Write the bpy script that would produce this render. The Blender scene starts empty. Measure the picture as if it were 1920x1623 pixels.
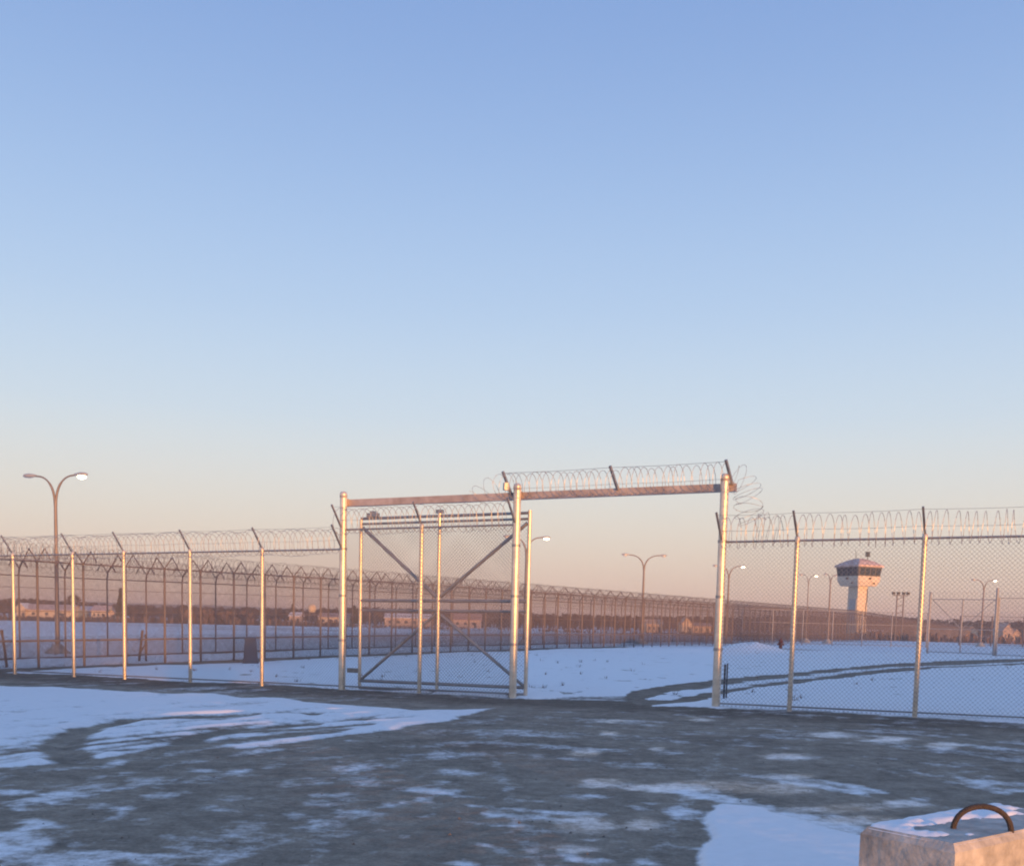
import bpy, math, random
import numpy as np
from mathutils import Vector, Matrix
random.seed(7)
rng = np.random.default_rng(7)
R_ = math.radians
sc = bpy.context.scene
col = sc.collection

# ------------------------------------------------------------------ camera
CAM_H = 1.9
FPX, PX0, PY0 = 1923.0, 960.0, 1328.0
PITCH, ROLL = R_(5.0), R_(1.35)
cF = np.array([0, math.cos(PITCH), -math.sin(PITCH)])
cU0 = np.array([0, math.sin(PITCH), math.cos(PITCH)])
cR0 = np.array([1.0, 0, 0])
cR = cR0*math.cos(ROLL) + cU0*math.sin(ROLL)
cU = -cR0*math.sin(ROLL) + cU0*math.cos(ROLL)
cam = bpy.data.cameras.new('camera')
camo = bpy.data.objects.new('camera', cam)
col.objects.link(camo)
sc.camera = camo
m = Matrix.Identity(4)
for i in range(3):
    m[i][0], m[i][1], m[i][2] = cR[i], cU[i], -cF[i]
m[0][3], m[1][3], m[2][3] = 0, 0, CAM_H
camo.matrix_world = m
cam.sensor_fit = 'HORIZONTAL'
cam.sensor_width = 36.0
cam.lens = 36.0*FPX/1920.0
cam.shift_x = 0.0
cam.shift_y = (PY0 - 1623/2)/1920.0
cam.clip_start = 0.1
cam.clip_end = 20000

# ------------------------------------------------------------------ world, sun, exposure
SUN_EL, SUN_AZ = 0.9, 153.0          # degrees; azimuth clockwise from +Y: low, behind the viewer and to the right
world = bpy.data.worlds.new('World')
sc.world = world
world.use_nodes = True
nt = world.node_tree
bg = nt.nodes['Background']
sky = nt.nodes.new('ShaderNodeTexSky')
sky.sky_type = 'NISHITA'
sky.sun_disc = False
sky.sun_elevation = R_(SUN_EL)
sky.sun_rotation = R_(SUN_AZ)
sky.dust_density = 1.0
sky.ozone_density = 2.0
geo = nt.nodes.new('ShaderNodeTexCoord')
sep = nt.nodes.new('ShaderNodeSeparateXYZ')
nt.links.new(geo.outputs['Generated'], sep.inputs[0])
ramp = nt.nodes.new('ShaderNodeValToRGB')
ramp.color_ramp.interpolation = 'B_SPLINE'
def S2L(c):
    return tuple(((v/255)/12.92 if v/255 <= .04045 else ((v/255+.055)/1.055)**2.4) for v in c)
SKY = [(0.0, (213, 178, 166)), (1.8, (224, 199, 182)), (4.8, (224, 216, 204)), (7.7, (218, 220, 219)),
       (10.6, (204, 219, 231)), (16, (180, 205, 235)), (23, (155, 185, 228)), (31, (127, 160, 214)),
       (50, (124, 158, 213)), (90, (112, 147, 205))]
el = ramp.color_ramp.elements
while len(el) < len(SKY):
    el.new(0.5)
for e, (a, c) in zip(el, SKY):
    e.position = math.sin(R_(a))
    e.color = (*S2L(c), 1)
nt.links.new(sep.outputs['Z'], ramp.inputs[0])
sc10 = nt.nodes.new('ShaderNodeVectorMath'); sc10.operation = 'SCALE'; sc10.inputs['Scale'].default_value = 10.0
nt.links.new(ramp.outputs[0], sc10.inputs[0])
scn = nt.nodes.new('ShaderNodeVectorMath'); scn.operation = 'SCALE'; scn.inputs['Scale'].default_value = 0.35
nt.links.new(sky.outputs[0], scn.inputs[0])
addn = nt.nodes.new('ShaderNodeVectorMath'); addn.operation = 'ADD'
nt.links.new(sc10.outputs[0], addn.inputs[0]); nt.links.new(scn.outputs[0], addn.inputs[1])
nt.links.new(addn.outputs[0], bg.inputs[0])
bg.inputs[1].default_value = 0.0574

sl = bpy.data.lights.new('sun', 'SUN')
sl.energy = 5.0
sl.angle = R_(0.55)
sl.color = (1.0, 0.43, 0.11)
so = bpy.data.objects.new('sun', sl)
col.objects.link(so)
SUN = Vector((math.sin(R_(SUN_AZ))*math.cos(R_(SUN_EL)), math.cos(R_(SUN_AZ))*math.cos(R_(SUN_EL)), math.sin(R_(SUN_EL))))
so.rotation_euler = SUN.to_track_quat('Z', 'Y').to_euler()
so.location = (60, -80, 40)
sc.view_settings.view_transform = 'Standard'
sc.view_settings.look = 'None'
sc.view_settings.exposure = 0.8
sc.view_settings.gamma = 1.0
sc.view_settings.use_curve_mapping = False
sc.render.engine = 'CYCLES'
sc.cycles.pixel_filter_type = 'BLACKMAN_HARRIS'
sc.cycles.filter_width = 2.0
sc.cycles.max_bounces = 6

# ------------------------------------------------------------------ geometry of the place
def smooth(t):
    t = np.clip(t, 0, 1)
    return t*t*(3-2*t)
def terrain(x, y):
    d = np.sqrt(x*x + y*y)
    tilt = 0.0105*np.clip(x, -18, 18)*(1 - smooth((d-40)/25))*smooth((y-6)/8)
    far = -1.9*smooth((d-150)/170)
    return tilt + far
def ray(px, py):
    return cF + cR*(px-PX0)/FPX + cU*(PY0-py)/FPX
def ground_at(px, py):
    """photo pixel -> point on the terrain"""
    z = 0.0
    d = ray(px, py)
    for _ in range(6):
        t = (z-CAM_H)/d[2]
        z = float(terrain(d[0]*t, d[1]*t))
    return Vector((d[0]*t, d[1]*t, z))
def at_depth(px, Y):
    """ground point at forward distance Y on the vertical through pixel column px near the horizon"""
    hy = 1159.7 + 0.02354*(px-960)
    d = ray(px, hy)
    x = d[0]/d[1]*Y
    return Vector((x, Y, float(terrain(np.array(x), np.array(Y)))))
def project(x, y, z):
    dx, dy, dz = x, y, z-CAM_H
    w = dy*cF[1] + dz*cF[2]
    u = dx*cR[0] + dy*cR[1] + dz*cR[2]
    v = dx*cU[0] + dy*cU[1] + dz*cU[2]
    return PX0 + FPX*u/w, PY0 - FPX*v/w
def TZ(x, y):
    return float(terrain(np.array(float(x)), np.array(float(y))))

def hash2(ix, iy, seed):
    h = (ix*374761393 + iy*668265263 + seed*1442695041) & 0xffffffff
    h = ((h ^ (h >> 13))*1274126177) & 0xffffffff
    return ((h ^ (h >> 16)) & 0xffff)/65535.0
def vnoise(x, y, seed=0):
    ix = np.floor(x).astype(np.int64); iy = np.floor(y).astype(np.int64)
    fx = smooth(x-ix); fy = smooth(y-iy)
    a = hash2(ix, iy, seed); b = hash2(ix+1, iy, seed); c = hash2(ix, iy+1, seed); d = hash2(ix+1, iy+1, seed)
    return (a*(1-fx)+b*fx)*(1-fy) + (c*(1-fx)+d*fx)*fy
def fbm(x, y, seed=0, oct=4):
    s = 0; a = 0.5; t = 0
    for k in range(oct):
        s = s + a*vnoise(x*2**k, y*2**k, seed+k*17); t += a; a *= .5
    return s/t

# ------------------------------------------------------------------ materials
MATS = {}
def mat(name, base, rough=0.7, metal=0.0, noise=0.0, nscale=8.0, bump=0.0, bscale=40.0, base2=None, emit=None, estr=0.0, stretch=None):
    if name in MATS: return MATS[name]
    M = bpy.data.materials.new(name)
    M.use_nodes = True
    n = M.node_tree
    b = n.nodes['Principled BSDF']
    b.inputs['Roughness'].default_value = rough
    b.inputs['Metallic'].default_value = metal
    b.inputs['Base Color'].default_value = (*base, 1)
    if noise > 0 or base2:
        tc = n.nodes.new('ShaderNodeTexCoord')
        mp = n.nodes.new('ShaderNodeMapping')
        n.links.new(tc.outputs['Object'], mp.inputs[0])
        if stretch: mp.inputs['Scale'].default_value = stretch
        nz = n.nodes.new('ShaderNodeTexNoise')
        nz.inputs['Scale'].default_value = nscale
        nz.inputs['Detail'].default_value = 6
        nz.inputs['Roughness'].default_value = .65
        n.links.new(mp.outputs[0], nz.inputs['Vector'])
        rp = n.nodes.new('ShaderNodeValToRGB')
        rp.color_ramp.elements[0].position = .3; rp.color_ramp.elements[1].position = .7
        b2 = base2 or base
        rp.color_ramp.elements[0].color = (*[c*(1-noise) for c in base], 1)
        rp.color_ramp.elements[1].color = (*[min(1, c*(1+noise)) for c in b2], 1)
        n.links.new(nz.outputs['Fac'], rp.inputs[0])
        n.links.new(rp.outputs[0], b.inputs['Base Color'])
        rr = n.nodes.new('ShaderNodeMapRange')
        rr.inputs['To Min'].default_value = max(0, rough-.12); rr.inputs['To Max'].default_value = min(1, rough+.12)
        n.links.new(nz.outputs['Fac'], rr.inputs[0]); n.links.new(rr.outputs[0], b.inputs['Roughness'])
    if bump > 0:
        tc = n.nodes.new('ShaderNodeTexCoord')
        nz = n.nodes.new('ShaderNodeTexNoise'); nz.inputs['Scale'].default_value = bscale; nz.inputs['Detail'].default_value = 5
        n.links.new(tc.outputs['Object'], nz.inputs['Vector'])
        bp = n.nodes.new('ShaderNodeBump'); bp.inputs['Strength'].default_value = bump; bp.inputs['Distance'].default_value = .02
        n.links.new(nz.outputs['Fac'], bp.inputs['Height']); n.links.new(bp.outputs[0], b.inputs['Normal'])
    if emit:
        b.inputs['Emission Color'].default_value = (*emit, 1)
        b.inputs['Emission Strength'].default_value = estr
    MATS[name] = M
    return M
GALV = mat('galvanized_steel', (.68, .61, .52), .38, .5, .2, 5, .12, 60)
GALVD = mat('weathered_galvanized', (.38, .36, .355), .5, .85, .2, 4, .1, 40)
WIRE = mat('chain_link_wire', (.33, .30, .29), .55, .6)
RAZOR = mat('razor_wire', (.42, .41, .41), .55, .6)
BEAM = mat('rusty_beam', (.40, .315, .285), .55, .45, .2, 3, .12, 50, (.46, .40, .38))
DARKP = mat('dark_weathered_post', (.19, .16, .16), .75, .2, .25, 3)
DARKW = mat('dark_weathered_wire', (.175, .142, .14), .7, .2)
MAST = mat('lamp_mast_steel', (.25, .215, .205), .6, .35, .15, 3)
HEADM = mat('lamp_head_grey', (.42, .42, .42), .5, .4, .1, 5)
LENS_ON = mat('lit_lamp_lens', (1, .95, .8), .3, 0, emit=(1.0, .86, .58), estr=5)
LENS_OFF = mat('unlit_lamp_lens', (.6, .62, .62), .2)
CONC = mat('concrete', (.30, .295, .285), .9, 0, .28, 5, .4, 22, (.45, .43, .40))
LOOP = mat('rusty_rope', (.06, .047, .043), .85, .15, .3, 30, .6, 90)
TWALL = mat('tower_painted_concrete', (.62, .53, .43), .8, 0, .09, 1.2, .15, 12)
TROOF = mat('tower_roof_metal', (.46, .30, .26), .6, .1, .2, 1.3, .1, 10, (.62, .50, .46))
TGLASS = mat('tower_glass', (.05, .065, .07), .12)
TFRAME = mat('tower_window_frame', (.13, .12, .11), .6)
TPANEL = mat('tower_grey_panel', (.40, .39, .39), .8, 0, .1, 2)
HYD = mat('hydrant_red', (.11, .03, .026), .6, 0, .25, 12)
STAKE = mat('dark_steel', (.07, .07, .075), .6, .3, .2, 10)
WOOD = mat('grey_wood', (.14, .11, .10), .85, 0, .25, 12)

def snow_material():
    """Snow over frozen gravel; the 'snow' and 'ice' values of the terrain decide which one lies there."""
    M = bpy.data.materials.new('snowy_gravel'); M.use_nodes = True
    n = M.node_tree; L = n.links
    b = n.nodes['Principled BSDF']
    tc = n.nodes.new('ShaderNodeTexCoord')
    def noise(scale, detail=6, rough=.6):
        z = n.nodes.new('ShaderNodeTexNoise'); z.inputs['Scale'].default_value = scale
        z.inputs['Detail'].default_value = detail; z.inputs['Roughness'].default_value = rough
        L.new(tc.outputs['Object'], z.inputs['Vector']); return z.outputs['Fac']
    def math_(op, a, b_=None, clamp=False):
        z = n.nodes.new('ShaderNodeMath'); z.operation = op; z.use_clamp = clamp
        for i, v in enumerate((a, b_)):
            if v is None: continue
            if isinstance(v, (int, float)): z.inputs[i].default_value = v
            else: L.new(v, z.inputs[i])
        return z.outputs[0]
    def ramp2(f, p0, c0, p1, c1):
        z = n.nodes.new('ShaderNodeValToRGB'); e = z.color_ramp.elements
        e[0].position = p0; e[0].color = (*c0, 1); e[1].position = p1; e[1].color = (*c1, 1)
        L.new(f, z.inputs[0]); return z.outputs[0]
    def mixc(f, a, b_):
        z = n.nodes.new('ShaderNodeMix'); z.data_type = 'RGBA'
        L.new(f, z.inputs[0]); L.new(a, z.inputs[6]); L.new(b_, z.inputs[7]); return z.outputs[2]
    at = n.nodes.new('ShaderNodeAttribute'); at.attribute_name = 'snow'
    ic = n.nodes.new('ShaderNodeAttribute'); ic.attribute_name = 'ice'
    coarse, fine, stones = noise(1.3, 6), noise(7, 9, .75), noise(26, 5, .75)
    jitter = math_('ADD', math_('MULTIPLY', math_('SUBTRACT', coarse, .5), .5), math_('MULTIPLY', math_('SUBTRACT', fine, .5), 1.05))
    cover = math_('ADD', at.outputs['Fac'], jitter)
    mr = n.nodes.new('ShaderNodeMapRange'); mr.interpolation_type = 'SMOOTHSTEP'
    mr.inputs['From Min'].default_value = .26; mr.inputs['From Max'].default_value = .80
    L.new(cover, mr.inputs[0]); cov = mr.outputs[0]
    mid_ = noise(4.2, 7, .68)
    gravel = ramp2(math_('ADD', math_('MULTIPLY', coarse, .45), math_('MULTIPLY', mid_, .55)), .34, (.19, .158, .124), .66, (.46, .39, .31))
    gst = ramp2(math_('ADD', math_('MULTIPLY', stones, .6), math_('MULTIPLY', fine, .4)), .34, (.52, .51, .50), .66, (1.32, 1.32, 1.32))
    mu = n.nodes.new('ShaderNodeMix'); mu.data_type = 'RGBA'; mu.blend_type = 'MULTIPLY'; mu.inputs[0].default_value = .85
    L.new(gravel, mu.inputs[6]); L.new(gst, mu.inputs[7])
    snow = ramp2(fine, .25, (.80, .81, .82), .75, (.90, .90, .91))
    dk = n.nodes.new('ShaderNodeAttribute'); dk.attribute_name = 'damp'
    dm = n.nodes.new('ShaderNodeMix'); dm.data_type = 'RGBA'; dm.blend_type = 'MULTIPLY'
    L.new(dk.outputs['Fac'], dm.inputs[0]); L.new(mu.outputs[2], dm.inputs[6]); dm.inputs[7].default_value = (.46, .42, .40, 1)
    c = mixc(cov, dm.outputs[2], snow)
    L.new(c, b.inputs['Base Color'])
    r0 = n.nodes.new('ShaderNodeMapRange'); r0.inputs['To Min'].default_value = .85; r0.inputs['To Max'].default_value = .22
    L.new(math_('MULTIPLY', ic.outputs['Fac'], math_('ADD', .4, fine), True), r0.inputs[0])
    L.new(r0.outputs[0], b.inputs['Roughness'])
    bp = n.nodes.new('ShaderNodeBump'); bp.inputs['Distance'].default_value = .03
    L.new(math_('MULTIPLY', math_('SUBTRACT', 1.15, cov), .8), bp.inputs['Strength'])
    L.new(math_('ADD', stones, math_('MULTIPLY', fine, 1.4)), bp.inputs['Height'])
    L.new(bp.outputs[0], b.inputs['Normal'])
    return M
YARD = snow_material()

def far_snow():
    M = bpy.data.materials.new('open_snow_field'); M.use_nodes = True
    n = M.node_tree; L = n.links; b = n.nodes['Principled BSDF']; b.inputs['Roughness'].default_value = .85
    tc = n.nodes.new('ShaderNodeTexCoord')
    z = n.nodes.new('ShaderNodeTexNoise'); z.inputs['Scale'].default_value = .035; z.inputs['Detail'].default_value = 8; z.inputs['Roughness'].default_value = .7
    L.new(tc.outputs['Object'], z.inputs['Vector'])
    r = n.nodes.new('ShaderNodeValToRGB'); e = r.color_ramp.elements
    e[0].position = .36; e[0].color = (.36, .27, .22, 1); e[1].position = .47; e[1].color = (.80, .81, .84, 1)
    L.new(z.outputs['Fac'], r.inputs[0]); L.new(r.outputs[0], b.inputs['Base Color'])
    return M
FAR = far_snow()

# ------------------------------------------------------------------ mesh helpers
class MB:
    def __init__(s): s.v = []; s.f = []
    def poly(s, vs, fs):
        k = len(s.v); s.v += [tuple(p) for p in vs]; s.f += [tuple(i+k for i in q) for q in fs]
    def tube(s, pts, r, n=8, caps=True):
        pts = [Vector(p) for p in pts]; k0 = len(s.v); N = len(pts)
        rs = r if isinstance(r, (list, tuple)) else [r]*N
        ref = None
        for i, p in enumerate(pts):
            t = (pts[min(i+1, N-1)] - pts[max(i-1, 0)]).normalized()
            if ref is None:
                ref = Vector((0, 0, 1)) if abs(t.z) < .9 else Vector((1, 0, 0))
            a = t.cross(ref).normalized(); b = a.cross(t).normalized(); ref = b
            for j in range(n):
                q = 2*math.pi*j/n
                s.v.append(tuple(p + a*math.cos(q)*rs[i] + b*math.sin(q)*rs[i]))
        for i in range(N-1):
            for j in range(n):
                j2 = (j+1) % n
                s.f.append((k0+i*n+j, k0+i*n+j2, k0+(i+1)*n+j2, k0+(i+1)*n+j))
        if caps and n > 2:
            s.cap(k0, k0+(N-1)*n, n)
        return s
    def cap(s, a, b, n):
        k = len(s.v)                    # caps get vertices of their own so that smooth sides stay true
        s.v += s.v[a:a+n] + s.v[b:b+n]
        s.f.append(tuple(k+j for j in reversed(range(n)))); s.f.append(tuple(k+n+j for j in range(n)))
    def box(s, c, size, rz=0.0, ax=None):
        c = Vector(c); h = [d/2 for d in size]
        if ax is None:
            ax = (Vector((math.cos(rz), math.sin(rz), 0)), Vector((-math.sin(rz), math.cos(rz), 0)), Vector((0, 0, 1)))
        vs = [c + ax[0]*h[0]*i + ax[1]*h[1]*j + ax[2]*h[2]*k for k in (-1, 1) for j in (-1, 1) for i in (-1, 1)]
        s.poly(vs, [(0, 2, 3, 1), (4, 5, 7, 6), (0, 1, 5, 4), (2, 6, 7, 3), (0, 4, 6, 2), (1, 3, 7, 5)]); return s
    def bar(s, a, b, w, h):
        a, b = Vector(a), Vector(b); t = (b-a); L = t.length; t.normalize()
        u = t.cross(Vector((0, 0, 1))); u = u.normalized() if u.length > 1e-4 else Vector((1, 0, 0)); k = u.cross(t)
        return s.box((a+b)/2, (L, w, h), ax=(t, u, k))
    def loft(s, rings, cap=True):
        n = len(rings[0]); k0 = len(s.v)
        for r in rings: s.v += [tuple(p) for p in r]
        for i in range(len(rings)-1):
            for j in range(n):
                s.f.append((k0+i*n+j, k0+i*n+(j+1) % n, k0+(i+1)*n+(j+1) % n, k0+(i+1)*n+j))
        if cap:
            s.cap(k0, k0+(len(rings)-1)*n, n)
        return s
    def mesh(s, name, m_, smooth_=False):
        me = bpy.data.meshes.new(name); me.from_pydata(s.v, [], s.f); me.materials.append(m_)
        if smooth_:
            me.polygons.foreach_set('use_smooth', [True]*len(me.polygons))
        me.update(); return me
    def build(s, name, m_, parent=None, loc=None, smooth_=False):
        return link(name, s.mesh(name, m_, smooth_), parent, loc)
def link(name, me, parent=None, loc=None, rz=0.0):
    o = bpy.data.objects.new(name, me); col.objects.link(o)
    if parent: o.parent = parent
    if loc is not None: o.location = loc
    if rz: o.rotation_euler.z = rz
    return o
def thing(name, label, cat, loc, group=None, rz=0.0):
    o = bpy.data.objects.new(name, None); col.objects.link(o)
    o.location = loc; o.rotation_euler.z = rz; o.empty_display_size = .3
    o['label'] = label; o['category'] = cat
    if group: o['group'] = group
    return o
def tag(o, label, cat, group=None):
    o['label'] = label; o['category'] = cat
    if group: o['group'] = group
    return o
def kind(o, k, label=None):
    o['kind'] = k
    if label: o['label'] = label
    return o
def grid_mesh(name, V, quads, m_, attrs=None, smooth_=True):
    me = bpy.data.meshes.new(name)
    me.vertices.add(len(V)); me.vertices.foreach_set('co', V.astype(np.float32).ravel())
    nq = len(quads)
    me.loops.add(nq*4); me.loops.foreach_set('vertex_index', quads.astype(np.int32).ravel())
    me.polygons.add(nq); me.polygons.foreach_set('loop_start', np.arange(0, nq*4, 4, dtype=np.int32))
    me.polygons.foreach_set('use_smooth', np.full(nq, smooth_))
    for k, a in (attrs or {}).items():
        at = me.attributes.new(k, 'FLOAT', 'POINT'); at.data.foreach_set('value', a.astype(np.float32))
    me.materials.append(m_); me.update(); me.validate()
    return me

# ------------------------------------------------------------------ fence lines (world metres)
FT = Vector((.910, -.414, 0)).normalized()         # along the near fence, left to right
FN = Vector((-.414, -.910, 0)).normalized()        # its outward side, towards the viewer
def on_near(px):
    """point of the near fence line y = 24.7 - .455 x seen in pixel column px at post-foot height"""
    py = 1308 + (px-961)*0.0455
    d = ray(px, py); k = d[0]/d[1]
    Y = 24.7/(1+.455*k); X = k*Y
    return Vector((X, Y, TZ(X, Y)))
BD = Vector((.5017, .865, 0)).normalized()
BN = Vector((-.865, .5017, 0)).normalized()        # from the outer far fence towards the inner one
B0 = Vector((-16.2, 35, 0))
FH = 3.66

# ------------------------------------------------------------------ ground
def inside(poly, X, Y):
    r = np.zeros(X.shape, bool); n = len(poly)
    for i in range(n):
        x1, y1 = poly[i]; x2, y2 = poly[(i+1) % n]
        c = ((y1 > Y) != (y2 > Y)) & (X < (x2-x1)*(Y-y1)/((y2-y1) if y2 != y1 else 1e-9) + x1)
        r ^= c
    return r
def dist_poly(pts, X, Y):
    d = np.full(X.shape, 1e9)
    for (x1, y1), (x2, y2) in zip(pts[:-1], pts[1:]):
        dx, dy = x2-x1, y2-y1
        t = np.clip(((X-x1)*dx + (Y-y1)*dy)/(dx*dx+dy*dy), 0, 1)
        d = np.minimum(d, np.hypot(X-x1-t*dx, Y-y1-t*dy))
    return d
def along(pts, X, Y):
    best = np.full(X.shape, 1e9); sd = np.zeros(X.shape); al = np.zeros(X.shape); L0 = 0
    for (x1, y1), (x2, y2) in zip(pts[:-1], pts[1:]):
        dx, dy = x2-x1, y2-y1; ll = math.hypot(dx, dy)
        t = ((X-x1)*dx + (Y-y1)*dy)/(ll*ll); tc = np.clip(t, 0, 1)
        d = np.hypot(X-x1-tc*dx, Y-y1-tc*dy)
        sg = np.sign((X-x1)*dy - (Y-y1)*dx)
        w = d < best
        best = np.where(w, d, best); sd = np.where(w, sg*d, sd); al = np.where(w, L0+tc*ll, al); L0 += ll
    return sd, al
def G(pts):
    return [tuple(ground_at(*p)[:2]) for p in pts]

NR, NC = 760, 540
ys = 3.2*np.exp(np.linspace(0, math.log(84/3.2), NR))
us = np.linspace(-1, 1, NC)
YY, UU = np.meshgrid(ys, us, indexing='ij')
XX = UU*(0.56*YY + 3.5)
ZB = terrain(XX, YY)
wob = .55*(fbm(XX*.9, YY*.9, 3)-.5) + .35*(fbm(XX*4, YY*4, 5)-.5)
wx, wy = XX + wob, YY + 1.1*(fbm(XX*.8+9, YY*.8, 11)-.5) + .5*(fbm(XX*3.5, YY*3.5, 15)-.5)
outer = G([(-500, 1240), (28, 1261), (139, 1264), (357, 1278), (491, 1281), (641, 1291), (785, 1299), (965, 1307),
           (1010, 1310), (1100, 1306), (1180, 1303), (1190, 1322), (1342, 1327), (1480, 1329), (1715, 1342), (1925, 1356), (2300, 1378)]) + [(14, 1), (-14, 1)]
track = G([(1150, 1306), (1180, 1302), (1200, 1293), (1240, 1284), (1300, 1277), (1440, 1265), (1560, 1254), (1680, 1243), (1780, 1238), (1925, 1234), (2100, 1229),
           (2100, 1240), (1925, 1246), (1800, 1250), (1720, 1257), (1640, 1264), (1560, 1273), (1440, 1287), (1370, 1298), (1330, 1310), (1300, 1320), (1150, 1324)])
island = G([(1222, 1311), (1262, 1297), (1330, 1291), (1347, 1294), (1300, 1305), (1262, 1312)])
patchA = G([(-400, 1272), (0, 1286), (100, 1288), (200, 1293), (300, 1300), (420, 1303), (520, 1310), (640, 1322), (760, 1333), (925, 1328),
            (840, 1347), (700, 1372), (600, 1386), (460, 1402), (350, 1400), (180, 1424), (0, 1447), (-400, 1475)])
patchR = G([(1335, 1507), (1420, 1512), (1500, 1540), (1600, 1566), (1660, 1580), (1750, 1640), (1700, 1720), (1290, 1720), (1312, 1600)])
arc1 = G([(150, 1428), (112, 1405), (128, 1381), (165, 1364), (240, 1350), (350, 1343), (500, 1338), (640, 1336)])
arc2 = G([(352, 1392), (380, 1377), (450, 1365), (550, 1357), (650, 1351), (760, 1345)])
lin1 = G([(-60, 1424), (90, 1402), (250, 1388), (340, 1378)])
lin2 = G([(-60, 1448), (150, 1430), (280, 1411), (350, 1399), (450, 1385), (640, 1366)])
lin3 = G([(430, 1372), (560, 1366), (700, 1356)])

px, py = project(XX, YY, ZB)
snow = np.ones_like(XX)
ice = np.zeros_like(XX)
out = inside(outer, XX + .5*wob, YY + .45*(wy-YY))
trk = inside(track, XX + .8*wob, wy*.55+YY*.45 + .5*(fbm(XX*1.6, YY*1.6, 19)-.5)) & ~inside(island, wx, wy)
snow[out] = 0.0
A = inside(patchA, wx, wy) & out
snow[A] = 1.0
nz = .55 + .9*fbm(XX*2.2, YY*2.2, 31)
def rut(pts, w, deep):
    global snow
    k = smooth((1.45 - dist_poly(pts, wx*.2+XX*.8, wy*.2+YY*.8)/(w*nz))/.9)
    snow = np.where(out, snow*(1 - deep*k), snow)
for pts, w, deep in ((arc1, .24, .95), (arc2, .20, .92), (lin1, .12, .75), (lin2, .20, 1.0), (lin3, .13, .8)):
    rut(pts, w, deep)
for dy_, w in ((-9, .08), (-16, .06), (9, .09), (16, .07)):            # fainter wheel lines beside the main ones
    rut(G([(-60, 1424+dy_), (90, 1402+dy_), (250, 1388+dy_), (340, 1378+dy_), (520, 1362+dy_), (700, 1350+dy_*.6)]), w, .5)
cl_ = G([(-250, 1490), (0, 1446), (150, 1430), (350, 1400), (640, 1366), (900, 1332)])
d1, a1 = along(cl_, XX, YY)
thin = fbm(d1*4.2 + .25*wob, a1*.16, 63, 5)                       # many fine wheel marks and worn streaks in the patch
snow = np.where(A, snow*(1 - .45*smooth((thin-.575)/.10)*smooth((py-1300)/30)), snow)
snow = np.where(A, snow*(1 - .35*smooth((fbm(XX*3.2, YY*3.2, 65)-.60)/.1)), snow)
# the turning wheel scrubbed a wider bare fan at the end of the arc
fan = G([(84, 1388), (135, 1374), (150, 1395), (172, 1424), (85, 1428)])
snow = np.where(inside(fan, XX+.3*wob, YY+.3*wob) & out, np.minimum(snow, .50 + .4*(fbm(XX*5, YY*5, 33)-.5)), snow)
# thin, worn snow over the lower part of the patch
worn = smooth((py - 1352 - 12*(fbm(XX*.7, YY*.7, 35)-.5))/45)*A
snow = np.where(A, snow*(1 - .16*worn*fbm(XX*2.5, YY*2.5, 37)*1.5), snow)
snow = np.where(inside(patchR, XX+.5*wob, YY + .3*wob) & out, 1.0, snow)
snow[trk] = 0.0
# thin snow left between the two ruts of the track
mid = G([(1345, 1291), (1440, 1276), (1560, 1263), (1680, 1251), (1925, 1240)])
snow = np.where(trk & (dist_poly(mid, wx, wy) < .42*(.4+1.2*fbm(XX*.9, YY*.9, 23))), .74, snow)
# broken snow dusting over the yard
big = fbm(XX*.55, YY*.55, 41, 4); med = fbm(XX*1.7, YY*1.7, 47, 4)
wlr = smooth((px-560)/520)
cr_ = G([(900, 1440), (1050, 1453), (1300, 1466), (1500, 1502), (1700, 1552), (1950, 1600), (2200, 1660)])
d2, a2 = along(cr_, XX, YY)
k1 = fbm(d1*2.6 + .3*wob, a1*.22, 53, 5); k2 = fbm(d2*3.0 + .3*wob, a2*.30, 57, 5)
lane = k1*(1-wlr) + k2*wlr                                        # streaks swept along the wheel lanes
flk = fbm(XX*5.5, YY*5.5, 59, 4)                                 # small broken flecks
dust = np.clip((big-.48)*1.0 + (med-.5)*1.0 + (lane-.5)*(1.7+.9*wlr) + (flk-.5)*1.5, -.4, .55)
wl = .75*smooth((330-px)/330)*smooth((py-1425)/40)                 # lower left corner keeps more of it
wr = smooth((px-560)/300)*smooth((py-1440)/60)                 # and the churned centre right
base_w = .60 + .50*wl + .42*wr
yard = out & (snow < .05)
snow = np.where(yard, np.clip(dust*base_w + .12*wl + .10*wr + .16, 0, .66), snow)
def streaks(lst, val, ic):
    global snow, ice
    for cx, cy, rx, ry in lst:
        q = np.hypot((px-cx + 60*(med-.5))/rx, (py-cy + 10*(fbm(XX*3, YY*3, 61)-.5))/ry)
        k = smooth((1.45-q)/1.0)
        snow = np.where(out, np.maximum(snow, np.minimum(.60, val*k*(.25 + 1.3*lane))), snow)
        ice = np.where(out, np.maximum(ice, ic*k), ice)
streaks([(1475, 1416, 75, 8), (1480, 1455, 70, 7), (1555, 1377, 60, 6), (1660, 1385, 60, 6), (1765, 1398, 50, 5), (1160, 1352, 40, 5), (1300, 1349, 30, 4), (1230, 1402, 22, 4),
         (1090, 1412, 30, 8), (1450, 1478, 120, 13), (1330, 1472, 120, 13), (1230, 1475, 90, 10), (1130, 1465, 60, 9), (1570, 1515, 110, 10), (1620, 1535, 110, 9),
         (1690, 1506, 60, 8), (1880, 1545, 60, 14), (1090, 1545, 80, 18), (1070, 1590, 60, 9), (1200, 1545, 50, 14), (1140, 1375, 25, 4)], .62, .9)
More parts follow.
